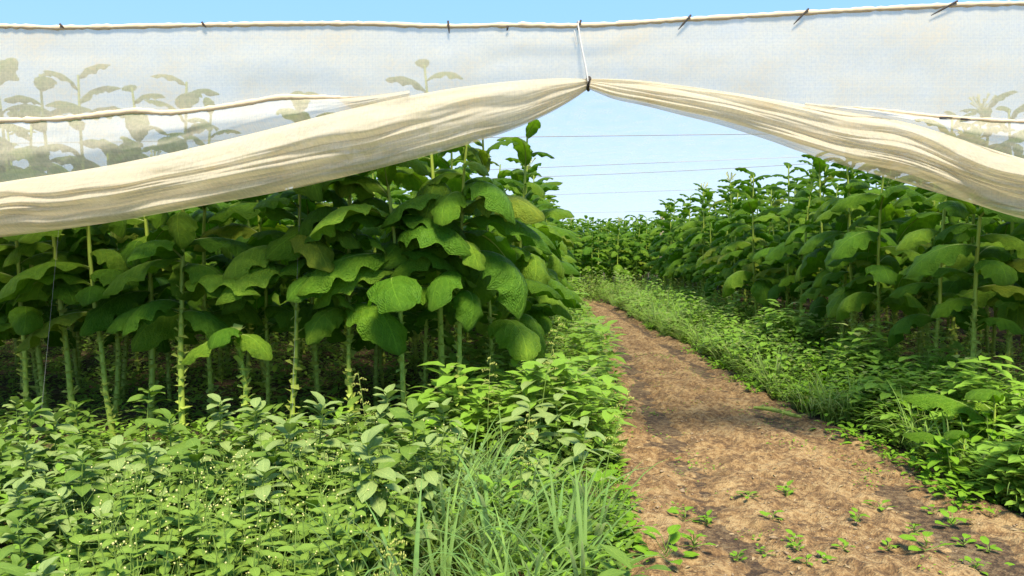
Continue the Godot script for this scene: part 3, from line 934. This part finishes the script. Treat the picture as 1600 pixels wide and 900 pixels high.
	var bunch := [[770, 640, 4.2], [800, 700, 3.7], [850, 750, 3.3], [880, 800, 3.1], [760, 800, 3.1], [900, 720, 3.7], [840, 860, 2.8], [930, 760, 3.6], [690, 850, 2.9], [300, 760, 3.2], [330, 720, 3.4], [360, 770, 3.1], [30, 640, 4.2], [600, 880, 2.7], [730, 880, 2.8], [80, 690, 3.8], [915, 850, 3.0], [560, 660, 4.1], [640, 760, 3.2], [790, 590, 4.6]]
	for k in 24:
		var gd := rnd(2.5, 4.3)
		bunch.append([rnd(620, 890) if k % 3 else rnd(20, 560), 0, gd])
	for q in bunch:
		var o := part(self, numbered("grass_tuft"), gm[[0, 2, 4, 1][rng.randi() % 4]], M.grass if rng.randf() < 0.75 else M.grass_pale)
		o.transform = Transform3D(Basis(Vector3.UP, rnd(0, TAU)) * Basis.from_scale(Vector3.ONE * rnd(0.85, 1.3)), spot((q[0] - 800.0) / FOCAL * q[2], q[2]))
		tag(o, "tuft of arching blue green grass blades in the pigweed bed", "grass", GG)
	for k in 250:
		var d := 4.2 + 15.0 * pow(rng.randf(), 1.3)
		var x := path_mid(minf(d, 18)) + path_half(d) + 0.02 + (rnd(0.0, 1.0) if k % 3 else rnd(-0.04, 0.06)) * (row_right(d) - path_mid(minf(d, 18)) - path_half(d))
		if d < 6.0 and rng.randf() < 0.5: continue
		var o := part(self, numbered("grass_tuft"), gm[[0, 1, 3, 4, 5, 3][rng.randi() % 6]], [M.grass, M.grass_pale, M.low][rng.randi() % 3])
		o.transform = Transform3D(Basis(Vector3.UP, rnd(0, TAU)) * Basis.from_scale(Vector3.ONE * rnd(0.75, 1.35)), spot(x, d))
		tag(o, "tuft of green grass on the verge below the first tobacco row", "grass", GG)
	for q in [[885, 3.1], [870, 3.4], [770, 3.3], [930, 3.5], [820, 2.9], [745, 3.7], [640, 2.7], [690, 4.0]]:
		var o := part(self, numbered("broad_grass"), grass_mesh(6, 0.62, 0.75, 0.0115, 700 + int(q[0])), M.broad_grass)
		o.transform = Transform3D(Basis(), spot((q[0] - 800.0) / FOCAL * q[1], q[1]))
		tag(o, "clump of wide blue green grass blades rising around the purslane", "grass", "broad bladed grasses")
	for k in 64:
		var d := rnd(8.0, 21.5)
		var x := path_mid(minf(d, 18)) + path_half(d) + rnd(-0.05, 0.75)
		var o := part(self, numbered("tall_grass"), gm[[1, 3, 5][k % 3]], M.low if k % 3 else M.grass_pale)
		o.transform = Transform3D(Basis(Vector3.UP, rnd(0, TAU)) * Basis.from_scale(Vector3(1.2, 1, 1.2) * rnd(1.0, 1.7) * lerpf(0.9, 1.35, (d - 8.0) / 13.5)), spot(x, d))
		tag(o, "tall bushy grass crowding the narrowing far end of the path", "grass", "tall grasses at the far path end")
	for q in [[840, 492, 1.02], [760, 545, 0.86], [935, 600, 0.80], [808, 640, 0.72], [590, 850, 0.45], [575, 575, 0.75]]:
		var d: float = 1200.0 * (EYE - q[2]) / (q[1] - 385.0)
		var o := make_seed_grass(q[2], 900 + int(q[0]))
		tag(o, {840: "tallest thin seeding stalk rising above the large pigweed", 760: "seeding grass with drooping yellow green head before the dark stems", 935: "seeding grass leaning out over the edge of path", 808: "seeding grass with dense yellow green head amid grass tufts", 590: "short seeding grass beside the yellow flowered weeds", 575: "seeding grass behind the pigweeds at foot of tobacco"}[q[0]], "grass", "seeding grasses")
		put(o, "seeding_grass", spot((q[0] - 800.0) / FOCAL * d, d))
	# purslane clumps
	var pl := simple_leaf(0.34, 0.1, 0.1, 3)
	for q in [[640, 800], [700, 760], [740, 800], [690, 830], [760, 770], [720, 860], [650, 860], [600, 780], [670, 790], [730, 750], [780, 820]]:
		var st := SurfaceTool.new(); st.begin(Mesh.PRIMITIVE_TRIANGLES)
		var sm := SurfaceTool.new(); sm.begin(Mesh.PRIMITIVE_TRIANGLES)
		for k in 34:
			var a := rnd(0, TAU); var r := 0.17 * sqrt(rng.randf())
			var e := Vector3(cos(a) * r, rnd(0.10, 0.30) * (1.1 - r * 2.4), sin(a) * r)
			tube_into(sm, [Vector3(e.x * 0.2, 0, e.z * 0.2), e], [0.004, 0.0025], 3)
			for g in 8:
				var b := Basis(Vector3.UP, g * 2.4 + a) * Basis(Vector3.BACK, rnd(0.0, 0.8)) * Basis.from_scale(Vector3.ONE * rnd(0.018, 0.03))
				st.append_from(pl, 0, Transform3D(b, e - Vector3.UP * (g / 2) * 0.012))
		st.generate_normals(); sm.generate_normals()
		var o := thing("purslane", "low purslane clump of small dark fleshy leaves between grass blades", "weed", "purslane clumps")
		part(o, "foliage", st.commit(), M.purslane).set_meta("kind", "stuff")
		part(o, "stem", sm.commit(), M.weed_stem)
		var d: float = 1200.0 * (EYE - 0.16) / (q[1] - 385.0)
		put(o, "purslane", spot((q[0] - 800.0) / FOCAL * d, d), rnd(0, TAU), rnd(1.1, 1.5))
	# seedlings on the path
	var sd := [make_rounded(6, 0.07, 0.055), make_rounded(9, 0.06, 0.042), make_rounded(5, 0.04, 0.05)]
	for q in [[1175, 790], [1215, 820], [1205, 870], [1255, 870], [1180, 780], [1235, 780], [1110, 820], [1075, 815], [1350, 825], [1300, 880], [1440, 840], [1460, 870], [1560, 860], [1580, 880], [1400, 860], [1330, 870], [1270, 885], [1520, 850], [1250, 860], [1090, 870], [1540, 890], [1470, 800], [1385, 800], [1500, 820], [1160, 880]]:
		var d: float = 1200.0 * EYE / (q[1] - 385.0)
		var x: float = (q[0] - 800.0) / FOCAL * d
		var o: Node3D = sd[rng.randi() % 3].duplicate()
		tag(o, "small bright green seedling sprouting from the bare dirt path", "seedling", "seedlings on the path")
		put(o, "path_seedling", Vector3(x, path_y(x, d) - 0.005, -d), rnd(0, TAU), rnd(0.7, 1.4))
	# cut stalk
	var cs := thing("cut_stalk", "cut green tobacco stalk lying at the verge edge of the path", "stalk")
	var a0 := at_px(1178, 648, 1200.0 * EYE / (648 - 385.0)); var b0 := at_px(1252, 662, 1200.0 * EYE / (662 - 385.0))
	a0.y = 0.05; b0.y = 0.05
	var ln := []
	for k in 6: ln.append(Vector3.ZERO.lerp(b0 - a0, k / 5.0) + Vector3.UP * 0.01 * sin(k * 0.9))
	part(cs, "stalk", tube(ln, [0.012, 0.018, 0.018, 0.016, 0.018, 0.010], 7), M.stub)
	var bits := SurfaceTool.new(); bits.begin(Mesh.PRIMITIVE_TRIANGLES); bits.set_smooth_group(-1)
	for k in 16:
		var c: Vector3 = ln[0].lerp(ln[5], k / 16.0) + Vector3(0, 0.012, 0.01)
		for v in [c, c + Vector3(0.05, 0.0, 0.02), c + Vector3(rnd(0.0, 0.10), rnd(-0.01, 0.04), rnd(0.03, 0.09))]: bits.add_vertex(v)
	bits.generate_normals()
	part(cs, "leaf_stub", bits.commit(), M.stub)
	put(cs, "cut_stalk", a0)
	undergrowth()

func sprig(n: int, l: float, h: float, width: float, sd: int) -> ArrayMesh:
	var r := RandomNumberGenerator.new(); r.seed = sd
	var lf := simple_leaf(width, 0.3, 0.12, 3)
	var st := SurfaceTool.new(); st.begin(Mesh.PRIMITIVE_TRIANGLES)
	for k in n:
		var a := k * 2.4 + r.randf()
		var c := Vector3(cos(a) * r.randf() * 0.05, h * r.randf(), sin(a) * r.randf() * 0.05)
		st.append_from(lf, 0, Transform3D(Basis(Vector3.UP, -a) * Basis(Vector3.BACK, r.randf_range(-0.2, 0.6)) * Basis.from_scale(Vector3.ONE * l * r.randf_range(0.6, 1.2)), c))
	return st.commit()

func sown(n: int, f: Callable, s0: float, s1: float) -> Array:
	var w := []
	for k in n:
		var p = f.call()
		if p == null: continue
		w.append(Transform3D(Basis(Vector3.RIGHT, rnd(-0.2, 0.2)) * Basis(Vector3.UP, rnd(0, TAU)) * Basis.from_scale(Vector3.ONE * rnd(s0, s1) * (1.0 + 0.9 * noise.get_noise_2d(p.x * 28.0, p.z * 22.0))), p))
	return w

func undergrowth() -> void:
	var bed := func():
		var d := rnd(2.0, 5.4)
		var x := rnd(-0.75 * d - 0.3, path_mid(d) - path_half(d) + 0.02)
		return spot(x, d)
	var bed_tall := func():
		var p: Vector3 = bed.call()
		return null if p.x > -0.62 and p.x < 0.12 and p.z > -3.7 else p
	var s1 := sprig(12, 0.07, 0.22, 0.28, 1)
	scatter("bed_undergrowth", s1, M.low, sown(1500, bed, 0.6, 1.1), "mixed low weeds filling the ground between the pigweeds", "undergrowth")
	scatter("bed_undergrowth", sprig(10, 0.09, 0.30, 0.26, 2), M.pigweed_dark, sown(950, bed_tall, 0.7, 1.15), "taller leafy weeds mixed in between the pale pigweeds", "undergrowth")
	var verge := func():
		var d := 4.0 + 16.0 * pow(rng.randf(), 1.5)
		var e := path_mid(minf(d, 18)) + path_half(d)
		var t := rng.randf()
		return spot(e - 0.03 + t * (row_right(d) + 0.5 - e), d)
	scatter("verge_undergrowth", sprig(14, 0.06, 0.24, 0.36, 3), M.low, sown(5600, verge, 0.7, 1.7), "low green creepers covering the verge beside the path", "undergrowth")
	scatter("verge_undergrowth", sprig(9, 0.055, 0.20, 0.40, 5), M.round, sown(1300, verge, 0.6, 1.2), "brighter small leaved creepers mixed over the verge", "undergrowth")
	var back := func():
		var d := 4.6 + 13.0 * pow(rng.randf(), 1.4)
		var e := path_mid(minf(d, 18)) + path_half(d)
		return spot(lerpf(e + 0.3, row_right(d) + 0.35, rng.randf()), d)
	scatter("verge_undergrowth", sprig(13, 0.085, 0.42, 0.30, 13), M.low, sown(1500, back, 0.7, 1.2), "knee high leafy weeds along the foot of the first row", "undergrowth")
	scatter("verge_undergrowth", sprig(12, 0.07, 0.36, 0.34, 14), M.round, sown(700, back, 0.7, 1.2), "bright knee high weeds along the foot of the first row", "undergrowth")
	var end := func():
		var d := rnd(19.5, 23.6)
		return spot(rnd(-1.0, 4.6), d)
	scatter("far_undergrowth", sprig(13, 0.10, 0.5, 0.26, 15), M.low, sown(900, end, 0.7, 1.3), "leafy weeds before the distant tobacco block", "undergrowth")
	var left := func():
		var d := 5.0 + 15.0 * pow(rng.randf(), 1.4)
		var e := path_mid(minf(d, 18)) - path_half(d)
		return spot(lerpf(row_left(d) - 0.5, e + 0.05, rng.randf()), d)
	scatter("path_edge_undergrowth", sprig(13, 0.10, 0.36, 0.34, 6), M.low, sown(2000, left, 0.6, 1.35), "dark leafy weeds between the tobacco row and the path", "undergrowth")
	var floor_w := func():
		var d := 5.3 + 9.0 * rng.randf()
		return spot(rnd(-0.72 * d - 0.3, row_left(d)), d)
	scatter("field_floor_weeds", sprig(8, 0.06, 0.14, 0.3, 7), M.low, sown(3800, floor_w, 0.6, 1.4), "scattered weeds on the soil beneath the tobacco", "undergrowth")
	var floor_r := func():
		var d := 5.0 + 11.0 * rng.randf()
		return spot(rnd(row_right(d), row_right(d) + 3.5), d)
	scatter("field_floor_weeds", sprig(8, 0.06, 0.14, 0.3, 8), M.low, sown(1800, floor_r, 0.6, 1.4), "weeds on the soil behind the verge's first row", "undergrowth")
	var bare := func():
		var d := 3.0 + 8.0 * pow(rng.randf(), 1.3)
		var x := path_mid(d) + rnd(-1.0, 1.0) * path_half(d)
		if noise.get_noise_2d(x * 22.0 + 40.0, d * 22.0) < 0.12: return null
		return Vector3(x, path_y(x, d), -d)
	var rim := func():
		var d := 2.8 + 13.0 * pow(rng.randf(), 1.3)
		var x := path_mid(d) + path_half(d) * (rnd(0.72, 1.0) if rng.randf() < 0.55 else rnd(-1.0, -0.9))
		if noise.get_noise_2d(x * 26.0 + 90.0, d * 18.0) < 0.0: return null
		return Vector3(x, path_y(x, d), -d)
	scatter("path_rim_weeds", sprig(9, 0.045, 0.07, 0.36, 19), M.round, sown(1100, rim, 0.5, 1.4), "low green weeds creeping in from both rims of the path", "undergrowth")
	scatter("path_sprouts", sprig(5, 0.024, 0.02, 0.38, 9), M.round, sown(900, bare, 0.5, 1.3), "tiny green sprouts dotted over the bare dirt path", "sprouts")

func _ready() -> void:
	rng.seed = 20
	noise.seed = 5
	noise.frequency = 0.05
	noise.fractal_octaves = 2
	var cam := Camera3D.new()
	cam.name = "camera"
	cam.position = Vector3(0, EYE, 0)
	cam.rotation_degrees = Vector3(PITCH, 0, 0)
	cam.fov = rad_to_deg(2.0 * atan(450.0 / FOCAL))
	cam.near = 0.05
	cam.far = 900
	add_child(cam)
	var sky_mat := ProceduralSkyMaterial.new()
	sky_mat.sky_top_color = Color(0.44, 0.63, 0.84)
	sky_mat.sky_horizon_color = Color(0.68, 0.77, 0.85)
	sky_mat.sky_curve = 0.10
	sky_mat.ground_bottom_color = Color(0.30, 0.30, 0.22)
	sky_mat.ground_horizon_color = Color(0.72, 0.80, 0.84)
	sky_mat.sun_angle_max = 1.0
	var env := Environment.new()
	env.background_mode = Environment.BG_SKY
	env.sky = Sky.new()
	env.sky.sky_material = sky_mat
	env.tonemap_mode = Environment.TONE_MAPPER_LINEAR
	env.tonemap_exposure = 2.0
	env.sdfgi_enabled = true; env.ssao_enabled = true; env.ssil_enabled = true
	var we := WorldEnvironment.new()
	we.name = "environment"
	we.environment = env
	add_child(we)
	var sun := DirectionalLight3D.new()
	sun.name = "sun"
	sun.light_energy = 1.45
	sun.light_angular_distance = 16.0
	sun.light_color = Color(1.0, 0.95, 0.86)
	sun.shadow_enabled = true
	sun.rotation_degrees = Vector3(-57, 10, 0)
	add_child(sun)
	make_materials()
	make_leaves()
	ground()
	make_cloth()
	tobacco()
	wires()
	weeds()
